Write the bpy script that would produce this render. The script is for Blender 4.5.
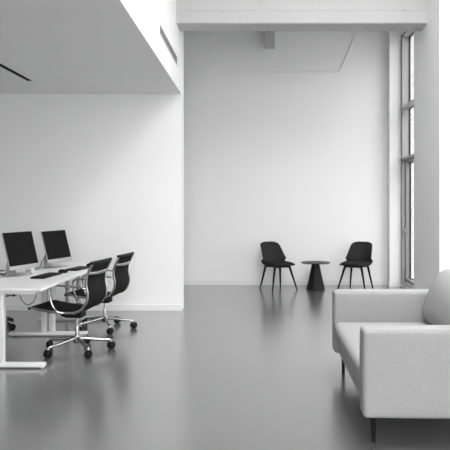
import bpy, bmesh, math, random
from mathutils import Vector, Matrix
random.seed(4)
for o in list(bpy.data.objects): bpy.data.objects.remove(o)
S = bpy.context.scene
COL = S.collection
PI = math.pi
EYE = 1.5

# ---------------------------------------------------------------- camera, sky, exposure
cam = bpy.data.cameras.new('camera'); cam.sensor_width = 36; cam.lens = 48
cam.shift_x = (225-259)/450; cam.shift_y = (204-225)/450; cam.clip_start = 0.05
co = bpy.data.objects.new('camera', cam); co.location = (0, 0, EYE); co.rotation_euler = (PI/2, 0, 0)
COL.objects.link(co); S.camera = co
W = bpy.data.worlds.new('overcast_sky'); S.world = W; W.use_nodes = True
nt = W.node_tree; bg = nt.nodes['Background']
tc = nt.nodes.new('ShaderNodeTexCoord'); sx = nt.nodes.new('ShaderNodeSeparateXYZ'); rp = nt.nodes.new('ShaderNodeValToRGB')
nt.links.new(tc.outputs['Generated'], sx.inputs[0]); nt.links.new(sx.outputs['Z'], rp.inputs[0]); nt.links.new(rp.outputs[0], bg.inputs['Color'])
rp.color_ramp.elements[0].color = (.48, .48, .48, 1); rp.color_ramp.elements[1].color = (1, 1, 1, 1); rp.color_ramp.elements[1].position = .9
bg.inputs['Strength'].default_value = 5.0
S.view_settings.view_transform = 'Standard'; S.view_settings.look = 'None'; S.view_settings.gamma = 1
S.view_settings.use_curve_mapping = False; S.view_settings.exposure = 2.06

def portal(name, loc, rot, w, h):                      # window portals guiding the sky light into the room
    l = bpy.data.lights.new(name, 'AREA'); l.shape = 'RECTANGLE'; l.size = w; l.size_y = h
    l.cycles.is_portal = True
    o = bpy.data.objects.new(name, l); o.location = loc; o.rotation_euler = rot; COL.objects.link(o)

# room dimensions (metres)
XR = 2.58            # inner face of the window wall
XS = -1.093          # upper face above the desks / end of the partition
YF = 11.1            # far wall
YP = 8.43            # partition behind the desks
YB = -3.5            # behind the camera
ZC = 5.3
ZS = 3.05            # low ceiling over the desks
XL = -6.2
WINS = [(8.66, 10.88), (4.9, 7.38), (-3.1, -.9)]  # last opening: unseen window added behind the camera for its light
WZ0, WZ1 = .06, 4.56
for a, b in WINS:
    portal('sky_portal', (2.86, (a+b)/2, (WZ0+WZ1)/2), (0, PI/2, 0), WZ1-WZ0, b-a)
portal('sky_portal', (.75, YB-.3, 2.6), (PI/2, 0, 0), 3.3, 4.6)

portal('sky_portal', (1.5, 4.1, ZC+.28), (0, 0, 0), 1.8, 3.2)

# ---------------------------------------------------------------- materials
def mat(name, col, rough=.6, metal=0, spec=.5, var=0, vscale=4, bump=0, bscale=50, rvar=0, detail=4, coat=0, stretch=(1, 1, 1)):
    m = bpy.data.materials.new(name); m.use_nodes = True
    t = m.node_tree; b = t.nodes['Principled BSDF']
    c = (col, col, col, 1) if not isinstance(col, tuple) else (*col, 1)
    b.inputs['Base Color'].default_value = c; b.inputs['Roughness'].default_value = rough
    b.inputs['Metallic'].default_value = metal; b.inputs['Specular IOR Level'].default_value = spec
    b.inputs['Coat Weight'].default_value = coat; b.inputs['Coat Roughness'].default_value = .22
    tcn = t.nodes.new('ShaderNodeTexCoord'); mp = t.nodes.new('ShaderNodeMapping'); mp.inputs['Scale'].default_value = stretch
    t.links.new(tcn.outputs['Object'], mp.inputs[0])
    if var or rvar:
        n = t.nodes.new('ShaderNodeTexNoise'); n.inputs['Scale'].default_value = vscale; n.inputs['Detail'].default_value = detail
        t.links.new(mp.outputs[0], n.inputs['Vector'])
        r = t.nodes.new('ShaderNodeMapRange'); r.inputs['From Min'].default_value = .2; r.inputs['From Max'].default_value = .8
        if var:
            r.inputs['To Min'].default_value = c[0]*(1-var); r.inputs['To Max'].default_value = c[0]*(1+var)
            t.links.new(n.outputs[0], r.inputs[0]); t.links.new(r.outputs[0], b.inputs['Base Color'])
        if rvar:
            r2 = t.nodes.new('ShaderNodeMapRange'); r2.inputs['From Min'].default_value = .1; r2.inputs['From Max'].default_value = .9
            r2.inputs['To Min'].default_value = rough-rvar; r2.inputs['To Max'].default_value = rough+rvar
            t.links.new(n.outputs[0], r2.inputs[0]); t.links.new(r2.outputs[0], b.inputs['Roughness'])
    if bump:
        n2 = t.nodes.new('ShaderNodeTexNoise'); n2.inputs['Scale'].default_value = bscale; n2.inputs['Detail'].default_value = 3
        t.links.new(mp.outputs[0], n2.inputs['Vector'])
        bp = t.nodes.new('ShaderNodeBump'); bp.inputs['Strength'].default_value = bump; bp.inputs['Distance'].default_value = .01
        t.links.new(n2.outputs[0], bp.inputs['Height']); t.links.new(bp.outputs[0], b.inputs['Normal'])
    return m
M = dict(
    wall=mat('white_plaster', .85, .85, var=.012, vscale=1.2, bump=.03, bscale=30, spec=.2),
    ceil=mat('ceiling_paint', .84, .9, spec=.2, bump=.02),
    base=mat('baseboard_paint', .80, .5, spec=.3),
    floor=mat('polished_concrete', .135, .25, var=.10, vscale=1.6, detail=5, spec=1.0, coat=1.0),
    pave=mat('outdoor_paving', .35, .9, var=.1, vscale=2),
    alu_frame=mat('window_aluminium', .42, .45, metal=.2, spec=.5),
    sash=mat('sash_aluminium', .30, .45, metal=.3),
    gasket=mat('black_gasket', .012, .5),
    desk=mat('white_laminate', .78, .38, spec=.45),
    deskleg=mat('white_powder_coat', .72, .35, spec=.5),
    legalu=mat('satin_aluminium', .42, .45, metal=.4),
    chrome=mat('polished_aluminium', .42, .20, metal=1),
    mesh=mat('black_mesh', .010, .8, var=.25, vscale=160, bump=.3, bscale=260, spec=.15),
    blk=mat('black_plastic', .010, .5, spec=.15),
    rubber=mat('caster_rubber', .008, .5, spec=.15),
    screen=mat('dark_screen', .009, .5, spec=.04),
    cable=mat('cable_rubber', .02, .6),
    wcable=mat('white_plastic', .75, .4),
    lounge=mat('charcoal_felt', .034, .92, var=.3, vscale=120, bump=.5, bscale=180, spec=.05),
    cush=mat('charcoal_seat_felt', .024, .92, var=.3, vscale=120, bump=.5, bscale=180, spec=.05),
    legblk=mat('black_lacquer', .008, .45, spec=.15),
    table=mat('black_metal', .011, .4, spec=.18),
    sofa=mat('light_grey_weave', .335, .95, var=.16, vscale=200, bump=.4, bscale=260, spec=.15, detail=2),
    sofabase=mat('grey_weave_base', .33, .95, var=.16, vscale=200, bump=.3, bscale=330, spec=.15, detail=2),
    vent=mat('grille_metal', .30, .6),
    slot=mat('slot_black', .004, .7, spec=.1),
)
def concrete():                                       # white-painted board-marked concrete with pits and form joints
    m = mat('painted_concrete', .50, .8, var=.05, vscale=1.6, detail=8, spec=.2)
    t = m.node_tree; b = t.nodes['Principled BSDF']
    tcn = t.nodes.new('ShaderNodeTexCoord'); v = t.nodes.new('ShaderNodeTexNoise'); v.inputs['Scale'].default_value = 16; v.inputs['Detail'].default_value = 7
    v.inputs['Roughness'].default_value = .75
    mp = t.nodes.new('ShaderNodeMapping'); mp.inputs['Scale'].default_value = (.7, 1, 1.5)
    t.links.new(tcn.outputs['Object'], mp.inputs[0]); t.links.new(mp.outputs[0], v.inputs['Vector'])
    r = t.nodes.new('ShaderNodeMapRange'); r.inputs['From Min'].default_value = .33; r.inputs['From Max'].default_value = .37
    t.links.new(v.outputs[0], r.inputs[0])
    bp = t.nodes.new('ShaderNodeBump'); bp.inputs['Strength'].default_value = .8; bp.inputs['Distance'].default_value = .012
    t.links.new(r.outputs[0], bp.inputs['Height']); t.links.new(bp.outputs[0], b.inputs['Normal'])
    mx = t.nodes.new('ShaderNodeMix'); mx.data_type = 'RGBA'; mx.blend_type = 'MULTIPLY'; mx.inputs[0].default_value = 1
    old = b.inputs['Base Color'].links[0].from_socket
    pr = t.nodes.new('ShaderNodeMapRange'); pr.inputs['To Min'].default_value = .62; t.links.new(r.outputs[0], pr.inputs[0])   # base colour darker in the pits
    t.links.new(old, mx.inputs[6]); t.links.new(pr.outputs[0], mx.inputs[7]); t.links.new(mx.outputs[2], b.inputs['Base Color'])
    return m
M['conc'] = concrete()
def glass(name, tint):
    m = bpy.data.materials.new(name); m.use_nodes = True; t = m.node_tree
    t.nodes.remove(t.nodes['Principled BSDF']); out = t.nodes['Material Output']
    tr = t.nodes.new('ShaderNodeBsdfTransparent'); tr.inputs[0].default_value = (tint, tint, tint, 1)
    gl = t.nodes.new('ShaderNodeBsdfGlossy'); gl.inputs['Roughness'].default_value = .02
    fr = t.nodes.new('ShaderNodeFresnel'); fr.inputs['IOR'].default_value = 1.3
    mx = t.nodes.new('ShaderNodeMixShader')
    ge = t.nodes.new('ShaderNodeNewGeometry'); iv = t.nodes.new('ShaderNodeMath'); iv.operation = 'SUBTRACT'; iv.inputs[0].default_value = 1
    ml = t.nodes.new('ShaderNodeMath'); ml.operation = 'MULTIPLY'
    t.links.new(ge.outputs['Backfacing'], iv.inputs[1]); t.links.new(iv.outputs[0], ml.inputs[0]); t.links.new(fr.outputs[0], ml.inputs[1])
    t.links.new(ml.outputs[0], mx.inputs[0]); t.links.new(tr.outputs[0], mx.inputs[1]); t.links.new(gl.outputs[0], mx.inputs[2])
    t.links.new(mx.outputs[0], out.inputs['Surface'])
    return m
M['glass'] = glass('clear_glass', .95); M['tinted'] = glass('daylight_cut_glass', .46)  # grey tint added to the right-hand panes to cut their daylight

# ---------------------------------------------------------------- mesh helpers
def box(bm, x0, x1, y0, y1, z0, z1, bev=0, seg=2, mtx=None):
    r = bmesh.ops.create_cube(bm, size=1)
    vs = r['verts']
    for v in vs: v.co = Vector((x0+(v.co.x+.5)*(x1-x0), y0+(v.co.y+.5)*(y1-y0), z0+(v.co.z+.5)*(z1-z0)))
    if bev:
        es = list({e for v in vs for e in v.link_edges})
        rr = bmesh.ops.bevel(bm, geom=es, offset=bev, segments=seg, affect='EDGES', profile=.5)
        vs = list({v for f in rr['faces'] for v in f.verts} | {v for v in vs if v.is_valid})
    if mtx is not None: bmesh.ops.transform(bm, matrix=mtx, verts=[v for v in vs if v.is_valid])
    return bm
def smooth_pts(pts, n=6):
    P = [Vector(p) for p in pts]; out = []
    for i in range(len(P)-1):
        a = P[i-1] if i else P[0]*2-P[1]; b = P[i]; c = P[i+1]; d = P[i+2] if i+2 < len(P) else P[-1]*2-P[-2]
        for k in range(n):
            t = k/n
            out.append(.5*((2*b)+(c-a)*t+(2*a-5*b+4*c-d)*t*t+(3*b-a-3*c+d)*t*t*t))
    out.append(P[-1]); return out
def tube(bm, pts, r, n=10, r2=None, smooth=0, flat=1.0, side=None):
    P = smooth_pts(pts, smooth) if smooth else [Vector(p) for p in pts]
    L = len(P); rings = []; up = Vector(side) if side else None
    N = None
    for i, p in enumerate(P):
        t = (P[min(i+1, L-1)]-P[max(i-1, 0)]).normalized()
        if N is None:
            ref = up if up is not None else (Vector((0, 0, 1)) if abs(t.z) < .9 else Vector((1, 0, 0)))
            N = (ref-t*ref.dot(t)).normalized()
        else:
            ref = up if up is not None else N
            N = (ref-t*ref.dot(t)).normalized()
        B = t.cross(N)
        rad = r if r2 is None else r+(r2-r)*i/(L-1)
        rings.append([bm.verts.new(p+(N*math.cos(a)+B*math.sin(a)*flat)*rad) for a in [2*PI*k/n for k in range(n)]])
    for a, b in zip(rings, rings[1:]):
        for k in range(n): bm.faces.new((a[k], a[(k+1) % n], b[(k+1) % n], b[k]))
    bm.faces.new(rings[0][::-1]); bm.faces.new(rings[-1])
    return bm
def lathe(bm, prof, n=40, c=(0, 0), mtx=None):
    rings = []; vs = []
    for r, z in prof:
        ring = [bm.verts.new((c[0]+r*math.cos(2*PI*k/n), c[1]+r*math.sin(2*PI*k/n), z)) for k in range(n)]
        rings.append(ring); vs += ring
    for a, b in zip(rings, rings[1:]):
        for k in range(n): bm.faces.new((a[k], a[(k+1) % n], b[(k+1) % n], b[k]))
    bm.faces.new(rings[0][::-1]); bm.faces.new(rings[-1])
    if mtx is not None: bmesh.ops.transform(bm, matrix=mtx, verts=vs)
    return bm
def soft(bm, x0, x1, y0, y1, z0, z1, r, bulge=(0, 0, 0), m=10, mtx=None, taper=None):
    """upholstered block: rounded edges, faces that swell by bulge along x, y, z"""
    c = Vector(((x0+x1)/2, (y0+y1)/2, (z0+z1)/2)); h = Vector(((x1-x0)/2, (y1-y0)/2, (z1-z0)/2))
    if not isinstance(r, tuple): r = (r, r, r)
    def axis(hh, rr):
        e = [0, .12, .35, .65, 1]
        return [-hh+rr*k for k in e]+[-hh+rr+(2*(hh-rr))*k/m for k in range(1, m)]+[hh-rr*k for k in e[::-1]]
    A = [axis(h[i], r[i]) for i in range(3)]; key = {}
    def vert(i, j, k):
        q = (i, j, k)
        if q not in key:
            p = Vector((A[0][i], A[1][j], A[2][k])); inn = Vector([max(-(h[a]-r[a]), min(h[a]-r[a], p[a])) for a in range(3)])
            d = p-inn; dn = Vector([d[a]/r[a] for a in range(3)])
            if dn.length > 0: dn = dn.normalized(); p = inn+Vector([dn[a]*r[a] for a in range(3)])
            u = [p[a]/h[a] for a in range(3)]
            off = Vector([bulge[a]*u[a]*(1-u[(a+1) % 3]**2)*(1-u[(a+2) % 3]**2) for a in range(3)])
            p = p+off
            if taper: p = taper(p, h)
            key[q] = bm.verts.new(c+p)
        return key[q]
    n = len(A[0])-1
    for a in range(n):
        for b in range(n):
            for f in (0, n):
                for q in (lambda i, j: (f, i, j), lambda i, j: (j, f, i), lambda i, j: (i, j, f)):
                    quad = [vert(*q(a, b)), vert(*q(a+1, b)), vert(*q(a+1, b+1)), vert(*q(a, b+1))]
                    if f == 0: quad = quad[::-1]
                    try: bm.faces.new(quad)
                    except ValueError: pass
    if mtx is not None: bmesh.ops.transform(bm, matrix=mtx, verts=list(key.values()))
    return bm
def grid(bm, f, nu, nv):
    V = [[bm.verts.new(f(i/nu, j/nv)) for j in range(nv+1)] for i in range(nu+1)]
    for i in range(nu):
        for j in range(nv): bm.faces.new((V[i][j], V[i+1][j], V[i+1][j+1], V[i][j+1]))
    return bm
def obj(name, bm, m, parent=None, smooth=True, kind=None, label=None, angle=40, solid=0, sub=0):
    bmesh.ops.recalc_face_normals(bm, faces=bm.faces[:])
    me = bpy.data.meshes.new(name); bm.to_mesh(me); bm.free()
    me.materials.append(m)
    o = bpy.data.objects.new(name, me); COL.objects.link(o)
    if smooth:
        for p in me.polygons: p.use_smooth = True
        me.set_sharp_from_angle(angle=math.radians(angle))
    if solid:
        s = o.modifiers.new('thickness', 'SOLIDIFY'); s.thickness = solid; s.offset = 0
    if sub:
        s = o.modifiers.new('rounding', 'SUBSURF'); s.levels = sub; s.render_levels = sub
    if parent: o.parent = parent
    if kind: o['kind'] = kind
    if label: o['label'] = label
    return o
def B(): return bmesh.new()
def thing(name, label, cat, loc=(0, 0, 0), rz=0, group=None):
    o = bpy.data.objects.new(name, None); o.empty_display_size = .1; COL.objects.link(o)
    o.location = loc; o.rotation_euler = (0, 0, rz); o['label'] = label; o['category'] = cat
    if group: o['group'] = group
    return o
def tag(o, label, cat, group=None):
    o['label'] = label; o['category'] = cat
    if group: o['group'] = group
    return o
def dup(o, parent=None):
    c = o.copy(); COL.objects.link(c); c.parent = parent
    for ch in list(o.children): dup(ch, c)
    return c
def struct(name, bm, m, parent=None, **k): return obj(name, bm, m, parent, kind=None if parent else 'structure', smooth=False, **k)

# ---------------------------------------------------------------- setting
struct('floor', box(B(), XL, 2.9, YB-.2, YF+.2, -.2, 0), M['floor'])
struct('ground', box(B(), -30, 60, -40, 60, -.35, -.21), M['pave'])
b = B()                                               # high ceiling with an opening for the added, unseen rooflight
box(b, XL, .6, YB-.2, YF+.2, ZC, ZC+.2); box(b, 2.4, 2.9, YB-.2, YF+.2, ZC, ZC+.2)
box(b, .6, 2.4, YB-.2, 2.5, ZC, ZC+.2); box(b, .6, 2.4, 5.7, YF+.2, ZC, ZC+.2)
struct('ceiling', b, M['ceil'])
struct('wall_far', box(B(), -3.6, 2.9, YF, YF+.2, 0, ZC), M['wall'])
struct('wall_far_left', box(B(), -3.8, -3.6, YP+.29, YF+.2, 0, ZC), M['wall'])
struct('wall_partition', box(B(), XL, XS, YP, YP+.29, 0, ZC), M['wall'])
struct('wall_left', box(B(), XL-.2, XL, YB-.2, YP+.29, 0, ZC), M['wall'])
def XU(y): return XS+.0098*(YP-y)                      # the upper wall runs very slightly out of square
def skew(b, eps=0):
    for v in b.verts:
        if v.co.x > XL+1: v.co.x += XU(v.co.y)-XS-eps
    return b
struct('ceiling_low', skew(box(B(), XL, XS, YB, YP, ZS, ZS+.15), .002), M['ceil'])
struct('wall_above_desks', skew(box(B(), XS-.15, XS, YB, YP, ZS+.002, ZC)), M['wall'])
# window wall: piers and strips around the openings
b = B()
box(b, XR, 2.84, YB-.2, YF, WZ1, ZC); box(b, XR, 2.84, YB-.2, YF, 0, WZ0)
ys = [YF] + [v for w in WINS for v in (w[1], w[0])] + [YB-.2]
for k in range(0, len(ys), 2): box(b, XR, 2.84, ys[k+1], ys[k], WZ0, WZ1)
struct('wall_right', b, M['wall'])
# wall behind the camera; its wide opening takes the added, unseen window
b = B(); box(b, XL, -.9, YB-.2, YB, 0, ZC); box(b, 2.4, XR, YB-.2, YB, 0, ZC); box(b, -.9, 2.4, YB-.2, YB, 4.9, ZC); box(b, -.9, 2.4, YB-.2, YB, 0, .3)
struct('wall_back', b, M['wall'])
# columns and beam
struct('column_near', box(B(), 2.23, XR, 7.41, 8.63, 0, ZC), M['wall'])
struct('column_far', box(B(), 2.37, XR, 10.9, YF, 0, ZC, bev=.004), M['wall'])
b = B()
# beam section with two cast joints on the front face
Z0, zj, g = 3.885, 4.055, .006
y0, y1 = 7.92, 8.28
sec = [(y0+.012, Z0), (y0, Z0+.012), (y0, zj-g), (y0+g, zj), (y0, zj+g), (y0, ZC), (y1, ZC), (y1, Z0)]
xs = [XS, .0, .0+.004, .42, .424, 2.23]
r = [[b.verts.new((x, y, z)) for y, z in sec] for x in (XS, 2.23)]
for k in range(len(sec)): b.faces.new((r[0][k], r[0][(k+1) % 8], r[1][(k+1) % 8], r[1][k]))
b.faces.new(r[0]); b.faces.new(r[1][::-1])
beam = struct('ceiling_beam', b, M['conc'])
b = B(); box(b, .0, .006, y0-.0015, y0+.001, zj, 4.9); box(b, .80, .806, y0-.0015, y0+.001, zj, 4.9)
obj('form_joint', b, mat('form_joint_grey', .40, .9), beam, smooth=False)  # grey strips mark the vertical cast joints
struct('beam_stub', box(B(), .098, .285, 10.78, YF, 4.372, ZC, bev=.004), M['conc'])
def baseb(name, *a): return struct(name, box(B(), *a, bev=.003), M['base'])
baseb('baseboard_far', -3.6, 2.37, YF-.014, YF, 0, .09)
baseb('baseboard_partition', XL, XS, YP-.014, YP, 0, .09)
baseb('baseboard_column', 2.36, XR, 10.886, 10.9, 0, .09)

def window(n, ya, yb, full=True):
    b = B(); f = .045; x0, x1 = XR+.005, XR+.165
    box(b, x0, x1, yb-f, yb, WZ0, WZ1, .003); box(b, x0, x1, ya, ya+f, WZ0, WZ1, .003)
    box(b, x0, x1, ya, yb, WZ1-f, WZ1, .003); box(b, x0, x1, ya, yb, WZ0, WZ0+f, .003)
    w = struct('window_%d' % n, b, M['alu_frame'])
    e_ = B(); box(e_, XR-.002, XR+.012, yb-.001, yb+.012, WZ0, WZ1); obj('seal', e_, M['sash'], w, smooth=False)
    ymid = (ya+yb)/2 if yb-ya > 2.6 else None
    for z in (2.335, 3.25):
        t = B()
        pr = [(x0-.035, z-.03), (x0-.035, z-.012), (x1, z+.03), (x1, z-.03)]
        q = [[t.verts.new((x, y, zz)) for x, zz in pr] for y in (ya+.01, yb-.01)]
        for k in range(4): t.faces.new((q[0][k], q[0][(k+1) % 4], q[1][(k+1) % 4], q[1][k]))
        t.faces.new(q[0]); t.faces.new(q[1][::-1])
        obj('transom', t, M['alu_frame'], w, smooth=False)
    spans = [(ya+f, yb-f)] if ymid is None else [(ya+f, ymid-.03), (ymid+.03, yb-f)]
    if ymid: obj('mullion', box(B(), x0, x1, ymid-.03, ymid+.03, WZ0, WZ1, .003), M['alu_frame'], w, smooth=False)
    for (p, q) in spans:
        for zi, (za, zb) in enumerate(((WZ0+f, 2.305), (2.365, 3.22), (3.28, WZ1-f))):
            gs = B(); e = .012; xg = x1-.035
            ins = .0
            if zi == 0:                                            # opening sash
                s = B(); ins = .055
                box(s, x0+.055, x1-.01, p, p+ins, za, zb, .004); box(s, x0+.055, x1-.01, q-ins, q, za, zb, .004)
                box(s, x0+.055, x1-.01, p, q, za, za+ins, .004); box(s, x0+.055, x1-.01, p, q, zb-ins, zb, .004)
                sa = obj('sash', s, M['sash'], w, smooth=False)
                h = B(); yy = p+.5*(q-p) if n > 1 else 9.95
                box(h, x0+.03, x0+.056, q-.045, q-.02, .93, 1.06, .004); tube(h, [(x0+.028, q-.032, 1.04), (x0+.028, q-.032, .90)], .009, 8)
                obj('handle', h, M['chrome'], sa)
            box(gs, xg-.004, xg+.02, p+ins, p+ins+e, za+ins, zb-ins); box(gs, xg-.004, xg+.02, q-ins-e, q-ins, za+ins, zb-ins)
            box(gs, xg-.004, xg+.02, p+ins, q-ins, za+ins, za+ins+e); box(gs, xg-.004, xg+.02, p+ins, q-ins, zb-ins-e, zb-ins)
            obj('gasket', gs, M['gasket'], w, smooth=False)
            obj('pane', box(B(), xg+.004, xg+.010, p+ins+e, q-ins-e, za+ins+e, zb-ins-e), M['tinted'], w, smooth=False)
for i, (a, c) in enumerate(WINS): window(i+1, a, c)
b = B()
for x in (-.9, .72, 2.34): box(b, x, x+.06, YB-.15, YB-.05, .3, 4.9)
box(b, -.9, 2.4, YB-.15, YB-.05, .3, .36); box(b, -.9, 2.4, YB-.15, YB-.05, 4.84, 4.9)
w5 = struct('window_5', b, M['alu_frame'])  # unseen window, added as frontal fill light
for x in (-.84, .78): obj('pane', box(B(), x, x+1.56, YB-.105, YB-.095, .36, 4.84), M['glass'], w5, smooth=False)

c_ = B(); box(c_, .6, 2.4, 2.5, 2.55, ZC+.1, ZC+.18); box(c_, .6, 2.4, 5.65, 5.7, ZC+.1, ZC+.18); box(c_, .6, .65, 2.5, 5.7, ZC+.1, ZC+.18); box(c_, 2.35, 2.4, 2.5, 5.7, ZC+.1, ZC+.18)
w6 = struct('window_6', c_, M['alu_frame'])  # unseen rooflight, added to brighten upward-facing surfaces
obj('pane', box(B(), .65, 2.35, 2.55, 5.65, ZC+.135, ZC+.145), M['glass'], w6, smooth=False)

# ---------------------------------------------------------------- fittings
v = thing('air_vent', 'slim grey louvred air grille set in the white upper wall above the desks', 'air vent', (XU(7.20), 7.20, 3.332), .0098)
b = B(); L = .745
box(b, -.002, .006, -L, L, 0, .012); box(b, -.002, .006, -L, L, .108, .12); box(b, -.002, .006, -L, -L+.012, 0, .12); box(b, -.002, .006, L-.012, L, 0, .12)
obj('vent_frame', b, M['base'], v, smooth=False)
b = B(); box(b, .0005, .002, -L+.01, L-.01, .01, .11)
for k in range(7):
    z = .02+k*.0145
    box(b, .001, .005, -L+.012, L-.012, z-.003, z+.003)
obj('louvre', b, M['vent'], v, smooth=False)
s = thing('slot_diffuser', 'long narrow black slot in the low grey ceiling above the desks', 'ceiling slot', (-2.88, 6.3, ZS))
b = B(); box(b, -.022, .022, -1.24, 1.24, -.003, .0, 0); obj('slot_opening', b, M['slot'], s, smooth=False)
b = B(); 
for sx_ in (-1, 1): box(b, sx_*.0245-.0025, sx_*.0245+.0025, -1.245, 1.245, -.005, 0)
obj('slot_rim', b, M['slot'], s, smooth=False)
b = B(); tube(b, [(-.72, YF-.012, 3.94), (1.46, YF-.012, 3.945), (1.51, YF-.012, 3.99), (1.83, YF-.012, 4.72), (1.83, YF-.012, ZC)], .011, 8)
tag(obj('wall_conduit', b, M['wall']), 'thin white conduit running along the upper far wall then slanting up', 'conduit')

# ---------------------------------------------------------------- bench desk
DX, DX0, DX1, DY0, DY1, ZT = -2.40, -2.90, -1.965, 5.42, 7.85, .737
d = thing('bench_desk', 'long white bench desk on white T-shaped legs by the partition wall', 'desk', (DX, (DY0+DY1)/2, 0))
ox, oy = DX, (DY0+DY1)/2
obj('tabletop', box(B(), DX0-ox, DX1-ox, DY0-oy, DY1-oy, ZT-.026, ZT, .003), M['desk'], d, smooth=False)
b = B()
for x in (-.20, .17): box(b, x, x+.04, DY0+.06-oy, DY1-.06-oy, ZT-.066, ZT-.026)
obj('support_rail', b, M['deskleg'], d, smooth=False)
for yy, mt, wd, gp in ((5.50, 'deskleg', .062, .012), (6.84, 'deskleg', .060, .026), (7.74, 'legalu', .042, .10)):
    b = B(); y = yy-oy
    for s_ in (-1, 1):
        c = s_*(wd/2+gp/2)
        box(b, c-wd/2, c+wd/2, y-.03, y+.03, .035, ZT-.06, .008)
        box(b, c-wd/2+.008, c+wd/2-.008, y-.024, y+.024, .3, ZT-.045, .004)
    box(b, -.36, .36, y-.025, y+.025, ZT-.060, ZT-.026, .003)
    lg = obj('leg', b, M[mt], d, angle=30)
    b = B(); box(b, -.44, .44, y-.04, y+.04, .012, .045, .006)
    for x in (-.41, .41): lathe(b, [(.018, 0), (.018, .013)], 14, (x, y))
    obj('foot', b, M['deskleg'], lg, angle=30)

# monitors
def monitor(loc, rz, label):
    t = thing('computer_monitor', label, 'monitor', loc, rz, 'monitors on the bench desk')
    # local: screen faces +X, width along Y
    T = Matrix.Translation((0, 0, .285)) @ Matrix.Rotation(math.radians(-15), 4, 'Y')
    w, h = .235, .19
    obj('casing', box(B(), -.018, 0, -w, w, -h-.028, h-.020, .006, 3, T), M['legalu'], t, angle=30)
    obj('screen', box(B(), -.002, .0015, -w+.002, w-.002, -h+.012, h-.022, .0008, 1, T), M['screen'], t, smooth=False)
    b = B()
    tube(b, [(-.045, 0, .30), (-.10, 0, .20), (-.125, 0, .09), (-.12, 0, .006)], .006, 12, smooth=5, flat=13, side=(1, 0, 0))
    obj('stand', b, M['legalu'], t)
    obj('base', box(B(), -.13, .07, -.12, .12, 0, .006, .002), M['legalu'], t, smooth=False)
    return t
MR = -math.radians(16)
m1 = monitor((-2.54, 6.40, ZT), MR, 'nearer of the two dark-screened monitors on the white bench desk, next to the white plug')
m1.scale = (1, 1, 1.035); m2 = dup(m1); m2.scale = (1, 1, .985); m2.location = (-2.435, 7.22, ZT); m2['label'] = 'farther dark-screened monitor on the white bench desk, nearest the partition wall'
# keyboards
def keyboard(loc, rz, label):
    t = thing('keyboard', label, 'keyboard', loc, rz, 'keyboards on the bench desk')
    obj('case', box(B(), -.075, .075, -.22, .22, 0, .014, .004), M['blk'], t, angle=30)
    b = B()
    for r_ in range(5):
        for c in range(14):
            x = -.06+r_*.026; y = -.205+c*.0295
            box(b, x-.009, x+.012, y-.006, y+.019, .012, .019)
    obj('keys', b, M['blk'], t, smooth=False)
    return t
k1 = keyboard((-2.24, 6.33, ZT), -.10, 'black keyboard in front of the nearer monitor')
k2 = dup(k1); k2.location = (-2.115, 7.03, ZT); k2.rotation_euler.z = -.16; k2.scale = (1, .86, 1); k2['label'] = 'black keyboard in front of the farther monitor, next to the chair back'
def mouse(loc, label):
    t = thing('computer_mouse', label, 'mouse', loc, -.1, 'mice on the bench desk')
    b = B(); soft(b, -.052, .052, -.031, .031, 0, .034, (.03, .025, .016), (0, 0, .006), 4)
    obj('shell', b, M['blk'], t)
    b = B(); lathe(b, [(.008, -.004), (.008, .004)], 14, mtx=Matrix.Translation((-.025, 0, .034)) @ Matrix.Rotation(PI/2, 4, 'X'))
    obj('scroll_wheel', b, M['rubber'], t)
    return t
q1 = mouse((-2.17, 6.645, ZT), 'black mouse beside the keyboard of the nearer monitor')
q2 = dup(q1); q2.location = (-2.055, 7.32, ZT); q2['label'] = 'black mouse behind the keyboard of the farther monitor'
# plug and cables
pl = thing('power_plug', 'small white power adapter standing behind the nearer monitor', 'power adapter', (-2.535, 6.72, ZT), .3)
obj('body', box(B(), -.02, .02, -.02, .02, 0, .055, .006), M['wcable'], pl)
obj('cap', box(B(), -.014, .014, -.014, .014, .055, .064, .002), M['wcable'], pl)
def cable(name, pts, r, m, label): return tag(obj(name, tube(B(), pts, r, 8, smooth=8), m), label, 'cable')
cable('monitor_cable', [(-2.50, 7.16, .93), (-2.56, 7.10, .84), (-2.56, 7.0, ZT+.016), (-2.60, 6.9, ZT+.010), (-2.55, 6.8, ZT+.02), (-2.62, 6.78, ZT+.010), (-2.66, 6.88, ZT+.008)], .0045, M['cable'],
      'dark cable curling down from the farther monitor onto the desk')
cable('monitor_cable', [(-2.655, 6.38, .88), (-2.68, 6.40, .80), (-2.72, 6.42, ZT+.012), (-2.78, 6.46, ZT+.010), (-2.84, 6.50, ZT+.012)], .0075, M['cable'],
      'thick dark cable behind the nearer monitor running to the frame edge')
cable('hanging_cable', [(-2.42, 6.1, .700), (-2.44, 6.1, .63), (-2.42, 6.1, .54), (-2.36, 6.1, .475), (-2.29, 6.1, .51), (-2.262, 6.1, .60), (-2.265, 6.1, .70)], .004, M['cable'],
      'thin dark cable hanging in a loop below the white desktop')

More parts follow.
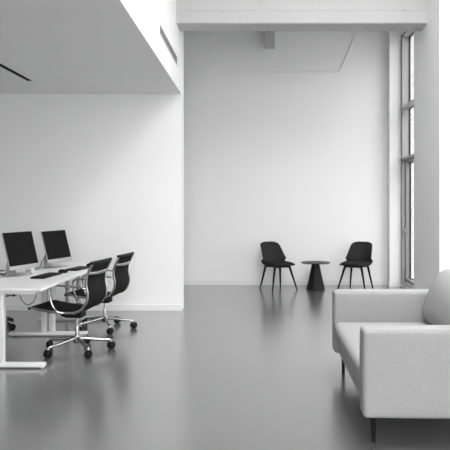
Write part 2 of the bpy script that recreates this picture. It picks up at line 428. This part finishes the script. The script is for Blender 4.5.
# ---------------------------------------------------------------- task chairs (front is local +X)
PROF = [(.395, .462), (.36, .470), (.28, .456), (.16, .440), (.02, .432), (-.09, .440), (-.16, .475), (-.205, .545), (-.215, .62), (-.20, .70), (-.205, .78), (-.235, .85), (-.265, .915)]
CURVE = [(p.x, p.z) for p in smooth_pts([(u, 0, z) for u, z in PROF], 5)]
def task_chair(label):
    t = thing('task_chair', label, 'office chair', group='office chairs at the bench desk')
    hw = .225
    n = len(CURVE)-1; ks = int(n*.56)
    def ribbon(i0, i1, name, bow):
        b = B()
        def f(u, v):
            k = i0+(i1-i0)*u; i = min(int(k), n-1); fr = k-i
            x = CURVE[i][0]*(1-fr)+CURVE[i+1][0]*fr; z = CURVE[i][1]*(1-fr)+CURVE[i+1][1]*fr
            a = CURVE[max(i-1, 0)]; c = CURVE[min(i+2, n)]
            tx, tz = c[0]-a[0], c[1]-a[1]; l = math.hypot(tx, tz) or 1
            nx, nz = -tz/l, tx/l                                # pushes away from the sitter
            s_ = 2*v-1; q = bow*(1-s_*s_)
            return (x-abs(nx)*q*1.0 if z > .5 else x, s_*(hw-.006), z-(q if z < .5 else 0))
        grid(b, f, (i1-i0)*1, 12)
        return obj(name, b, M['mesh'], t, solid=.012, angle=80)
    ribbon(1, ks, 'seat', .012); ribbon(ks, n-1, 'backrest', .014)
    for s_ in (-1, 1):
        b = B()
        tube(b, [(x, s_*hw, z-.004 if z < .5 else z) for x, z in CURVE], .0108, 8, flat=1.25, side=(0, 1, 0))
        obj('frame_rail', b, M['chrome'], t)
        b = B()                                               # arm: from the back rail forward, down and under the seat
        y = s_*(hw+.022)
        tube(b, [(-.205, s_*hw, .665), (-.18, y, .678), (-.08, y+s_*.008, .690), (.06, y+s_*.008, .700), (.135, y+s_*.008, .698), (.170, y+s_*.006, .668),
                 (.165, y, .60), (.135, y, .50), (.09, y, .445), (.03, s_*hw, .426)], .0095, 9, smooth=4)
        obj('armrest', b, M['chrome'], t)
    b = B(); tube(b, [(-.262, -hw-.012, .922), (-.270, -.1, .922), (-.270, .1, .922), (-.262, hw+.012, .922)], .0165, 12, smooth=3); obj('top_roll', b, M['blk'], t)
    b = B(); tube(b, [(.395, -hw-.010, .462), (.395, hw+.010, .462)], .0135, 12); obj('front_roll', b, M['blk'], t)
    b = B(); tube(b, [(-.214, -hw, .825), (-.240, -.15, .815), (-.250, 0, .812), (-.240, .15, .815), (-.214, hw, .825)], .011, 10, smooth=4, flat=1.5, side=(1, 0, 0))
    obj('back_spreader', b, M['chrome'], t)
    b = B()
    for x in (.12, -.07): tube(b, [(x, -hw, .428), (x*.6, -.10, .402), (x*.4, 0, .392), (x*.6, .10, .402), (x, hw, .428)], .011, 8, smooth=3)
    obj('seat_spreader', b, M['chrome'], t)
    b = B(); soft(b, -.075, .12, -.065, .065, .345, .412, .022, m=3); tube(b, [(.07, -.06, .375), (.07, -.14, .372)], .006, 8); tube(b, [(.07, -.14, .372), (.07, -.175, .371)], .014, 10)
    tube(b, [(.12, 0, .372), (.165, 0, .372)], .026, 14)
    obj('tilt_mechanism', b, M['blk'], t)
    b = B(); lathe(b, [(.014, .25), (.014, .35)], 18); lathe(b, [(.021, .10), (.021, .245), (.018, .255)], 20)
    obj('gas_lift', b, M['chrome'], t)
    b = B(); lathe(b, [(.030, .085), (.042, .10), (.042, .135), (.032, .16)], 24)
    obj('hub', b, M['chrome'], t)
    for k in range(5):
        a = k*2*PI/5; R_ = Matrix.Rotation(a, 4, 'Z')
        b = B(); tube(b, [(.025, 0, .135), (.12, 0, .122), (.25, 0, .103), (.305, 0, .098), (.330, 0, .088), (.333, 0, .060)], .0205, 10, r2=.0125, smooth=3, side=(0, 0, 1))
        bmesh.ops.transform(b, matrix=R_, verts=b.verts); obj('base_leg', b, M['chrome'], t)
        # caster
        Tm = R_ @ Matrix.Translation((.338, 0, 0)) @ Matrix.Rotation(.7+k*.9, 4, 'Z')
        b = B(); lathe(b, [(.009, .055), (.009, .075)], 12, mtx=R_ @ Matrix.Translation((.333, 0, 0)))
        tube(b, [(-.012, 0, .056), (.0, 0, .060), (.014, 0, .052)], .012, 8, flat=1.3)
        bmesh.ops.transform(b, matrix=Matrix.Identity(4), verts=b.verts)
        cs = obj('caster', b, M['blk'], t)
        for s_ in (-1, 1):
            b = B(); lathe(b, [(.032, -.012), (.039, -.007), (.039, .007), (.032, .012)], 24, mtx=Tm @ Matrix.Translation((0, s_*.0165, .039)) @ Matrix.Rotation(PI/2, 4, 'X'))
            obj('caster_wheel', b, M['rubber'], cs)
    return t
# the caster forks are re-seated here so that each sits over its own wheels
def fix_casters(t):
    k = 0
    for c in [c for c in t.children if c.name.startswith('caster')]:
        a = k*2*PI/5; Rm = Matrix.Rotation(a, 4, 'Z')
        b = B(); lathe(b, [(.009, .050), (.009, .078)], 12, mtx=Rm @ Matrix.Translation((.333, 0, 0)))
        soft(b, .318, .356, -.007, .007, .03, .072, (.006, .003, .006), m=2, mtx=Rm)
        bmesh.ops.recalc_face_normals(b, faces=b.faces[:]); b.to_mesh(c.data); b.free()
        for p in c.data.polygons: p.use_smooth = True
        k += 1
c1 = task_chair('nearer black mesh office chair with polished frame on the right side of the desk')
fix_casters(c1)
def seat_turn(root, rz, base_rz):
    """turns the upper part by rz while the star base keeps its own angle"""
    for ch in root.children:
        if ch.name.split('.')[0] in ('base_leg', 'caster', 'hub'): ch.rotation_euler.z = base_rz-rz
    root.rotation_euler.z = rz
def copychair(loc, rz, brz, label):
    c = dup(c1); c.location = loc; seat_turn(c, rz, brz); c['label'] = label
    for ch in c.children:                                     # set a notch lower than the first
        if ch.name.split('.')[0] not in ('base_leg', 'caster', 'hub', 'gas_lift'): ch.location.z = -.028
    return c
copychair((-1.85, 7.21, 0), PI-math.radians(9), math.radians(6), 'farther black mesh office chair right of the desk, nearest the partition wall')
copychair((-3.27, 7.20, 0), math.radians(4), math.radians(-10), 'black office chair behind the desk, cut off by the left frame edge')
c1.location = (-1.855, 6.12, 0); seat_turn(c1, PI-math.radians(9), math.radians(17))

# ---------------------------------------------------------------- lounge chairs (front is local -Y)
def lounge(label):
    t = thing('lounge_chair', label, 'chair', group='charcoal chairs by the far wall')
    prof = smooth_pts([(-.255, 0, .440), (-.20, 0, .428), (-.05, 0, .412), (.10, 0, .414), (.185, 0, .455), (.235, 0, .55), (.285, 0, .68), (.325, 0, .78), (.332, 0, .805)], 5)
    n = len(prof)-1
    def hwid(u):
        w = .245+.005*math.exp(-((u-.5)/.15)**2) if u < .5 else .25-((u-.5)/.5)**1.1*.075
        if u < .16: w *= (1-((.16-u)/.16)**2.6*.45)
        if u > .86: w *= (1-((u-.86)/.14)**2.4*.42)
        return w
    def f(u, v, up=0):
        k = u*n; i = min(int(k), n-1); p = prof[i].lerp(prof[i+1], k-i); s_ = 2*v-1
        bk = max(0, min(1, (u-.42)/.2)); bk = bk*bk*(3-2*bk)
        lift = (1-bk)*(.018*abs(s_)**3+.0)+.05*abs(s_)**2.4*math.exp(-((u-.46)/.14)**2)
        fwd = bk*(.05+.12*max(0, 1-(u-.5)/.45))*abs(s_)**2
        up += .016*(1-s_*s_)*max(0, (u-.8)/.2)
        return Vector((s_*hwid(u), p.x-fwd, p.z+lift+up))
    b = B(); grid(b, f, 36, 18); obj('shell', b, M['lounge'], t, solid=.026, sub=1, angle=80)
    b = B()
    def pad(p, h):
        uy = p.y/h.y; ux = p.x/h.x
        k = 1-.16*max(0, -uy)**3
        return Vector((p.x*k, p.y, p.z+.016*abs(ux)**2.5*(1-max(0, -uy))+.012*max(0, uy)**2))
    soft(b, -.228, .228, -.262, .165, .428, .476, (.09, .09, .022), (0, 0, .008), 8, taper=pad)
    obj('seat_cushion', b, M['cush'], t)
    b = B()
    for s_ in (-1, 1): tube(b, [(s_*.15, -.15, .398), (s_*.04, -.03, .392), (-s_*.15, .15, .398)], .012, 8)
    lathe(b, [(.05, .382), (.05, .412)], 20)
    obj('under_frame', b, M['legblk'], t)
    for sx_, sy in ((-1, -1), (1, -1), (-1, 1), (1, 1)):
        b = B(); tx = .255 if sy < 0 else .215
        ty = -.235 if sy < 0 else .235
        tube(b, [(sx_*.15, sy*.15, .415), (sx_*tx, ty, .0)], .022, 12, r2=.0125)
        for vv in b.verts:
            if vv.co.z < .004: vv.co.z = 0
        obj('leg', b, M['legblk'], t)
    return t
# facing direction (-Y rotated by rz)
l1 = lounge('charcoal upholstered chair with splayed black legs, left of the round side table')
l2 = dup(l1)
l1.location = (.325, 10.56, 0); l1.rotation_euler.z = math.radians(31)
l2.location = (1.715, 10.56, 0); l2.rotation_euler.z = math.radians(-31)
l2['label'] = 'charcoal upholstered chair with splayed black legs, right of the side table near the window'
st = thing('side_table', 'small round black pedestal table between the two charcoal chairs', 'side table', (.994, 10.55, 0))
obj('tabletop', lathe(B(), [(.246, .462), (.256, .466), (.256, .474), (.252, .478)], 64), M['table'], st)
obj('pedestal', lathe(B(), [(.160, 0), (.165, .008), (.128, .16), (.097, .30), (.078, .40), (.068, .445), (.068, .462)], 56), M['table'], st)

# ---------------------------------------------------------------- sofa (faces -X)
SX, SY = .65, 4.55
so = thing('sofa', 'light grey woven fabric sofa with slim black legs in the foreground', 'sofa', (SX, SY, 0), math.radians(-.8))
hy = .885; A_ = .165; D_ = 1.16
for s_ in (-1, 1):
    b = B(); ya, yb = (hy-A_, hy) if s_ > 0 else (-hy, -hy+A_)
    soft(b, 0, D_, ya, yb, .185, .732, (.03, .03, .03), (.004, .004, .006), 10)
    arm = obj('armrest', b, M['sofa'], so)
    b = B(); e = .012
    for yy in (ya+e, yb-e):
        tube(b, [(.012, yy, .22), (.011, yy, .70), (.03, yy, .723), (.06, yy, .7265), (D_-.05, yy, .7265)], .0028, 6)
    obj('piping', b, M['sofa'], arm)
b = B(); soft(b, .04, D_-.02, -hy+A_-.01, hy-A_+.01, .185, .325, (.025, .02, .02), (.0, 0, 0), 8); obj('base', b, M['sofabase'], so)
b = B(); soft(b, D_-.17, D_, -hy+.02, hy-.02, .186, .722, (.04, .04, .04), (.004, 0, .004), 8); obj('back_frame', b, M['sofa'], so)
b = B(); soft(b, .0, D_-.18, -hy+A_+.004, hy-A_-.004, .318, .468, (.05, .03, .04), (.008, 0, .018), 12)
sc = obj('seat_cushion', b, M['sofa'], so)
b = B(); w = hy-A_-.03; tube(b, [(.9, -w, .440), (.04, -w, .442), (.008, -w, .436), (.008, w, .436), (.04, w, .442), (.9, w, .440)], .003, 6); obj('piping', b, M['sofa'], sc)
Tm = Matrix.Translation((.825, 0, .475)) @ Matrix.Rotation(math.radians(19), 4, 'Y')
def pil(p, h):
    uz = p.z/h.z
    return Vector((p.x*(1-.30*max(0, uz)**2), p.y*(1-.03*max(0, uz)**3), p.z))
b = B(); soft(b, -.10, .13, -hy+A_+.012, hy-A_-.012, .0, .49, (.09, .07, .10), (.045, .0, .015), 12, mtx=Tm, taper=pil); obj('back_cushion', b, M['sofa'], so)
for x in (.085, D_-.1):
    for y in (-hy+.13, hy-.13):
        b = B(); lathe(b, [(.0145, 0), (.016, .19)], 14, (x, y)); lathe(b, [(.03, .180), (.03, .190)], 16, (x, y)); obj('leg', b, M['legblk'], so)
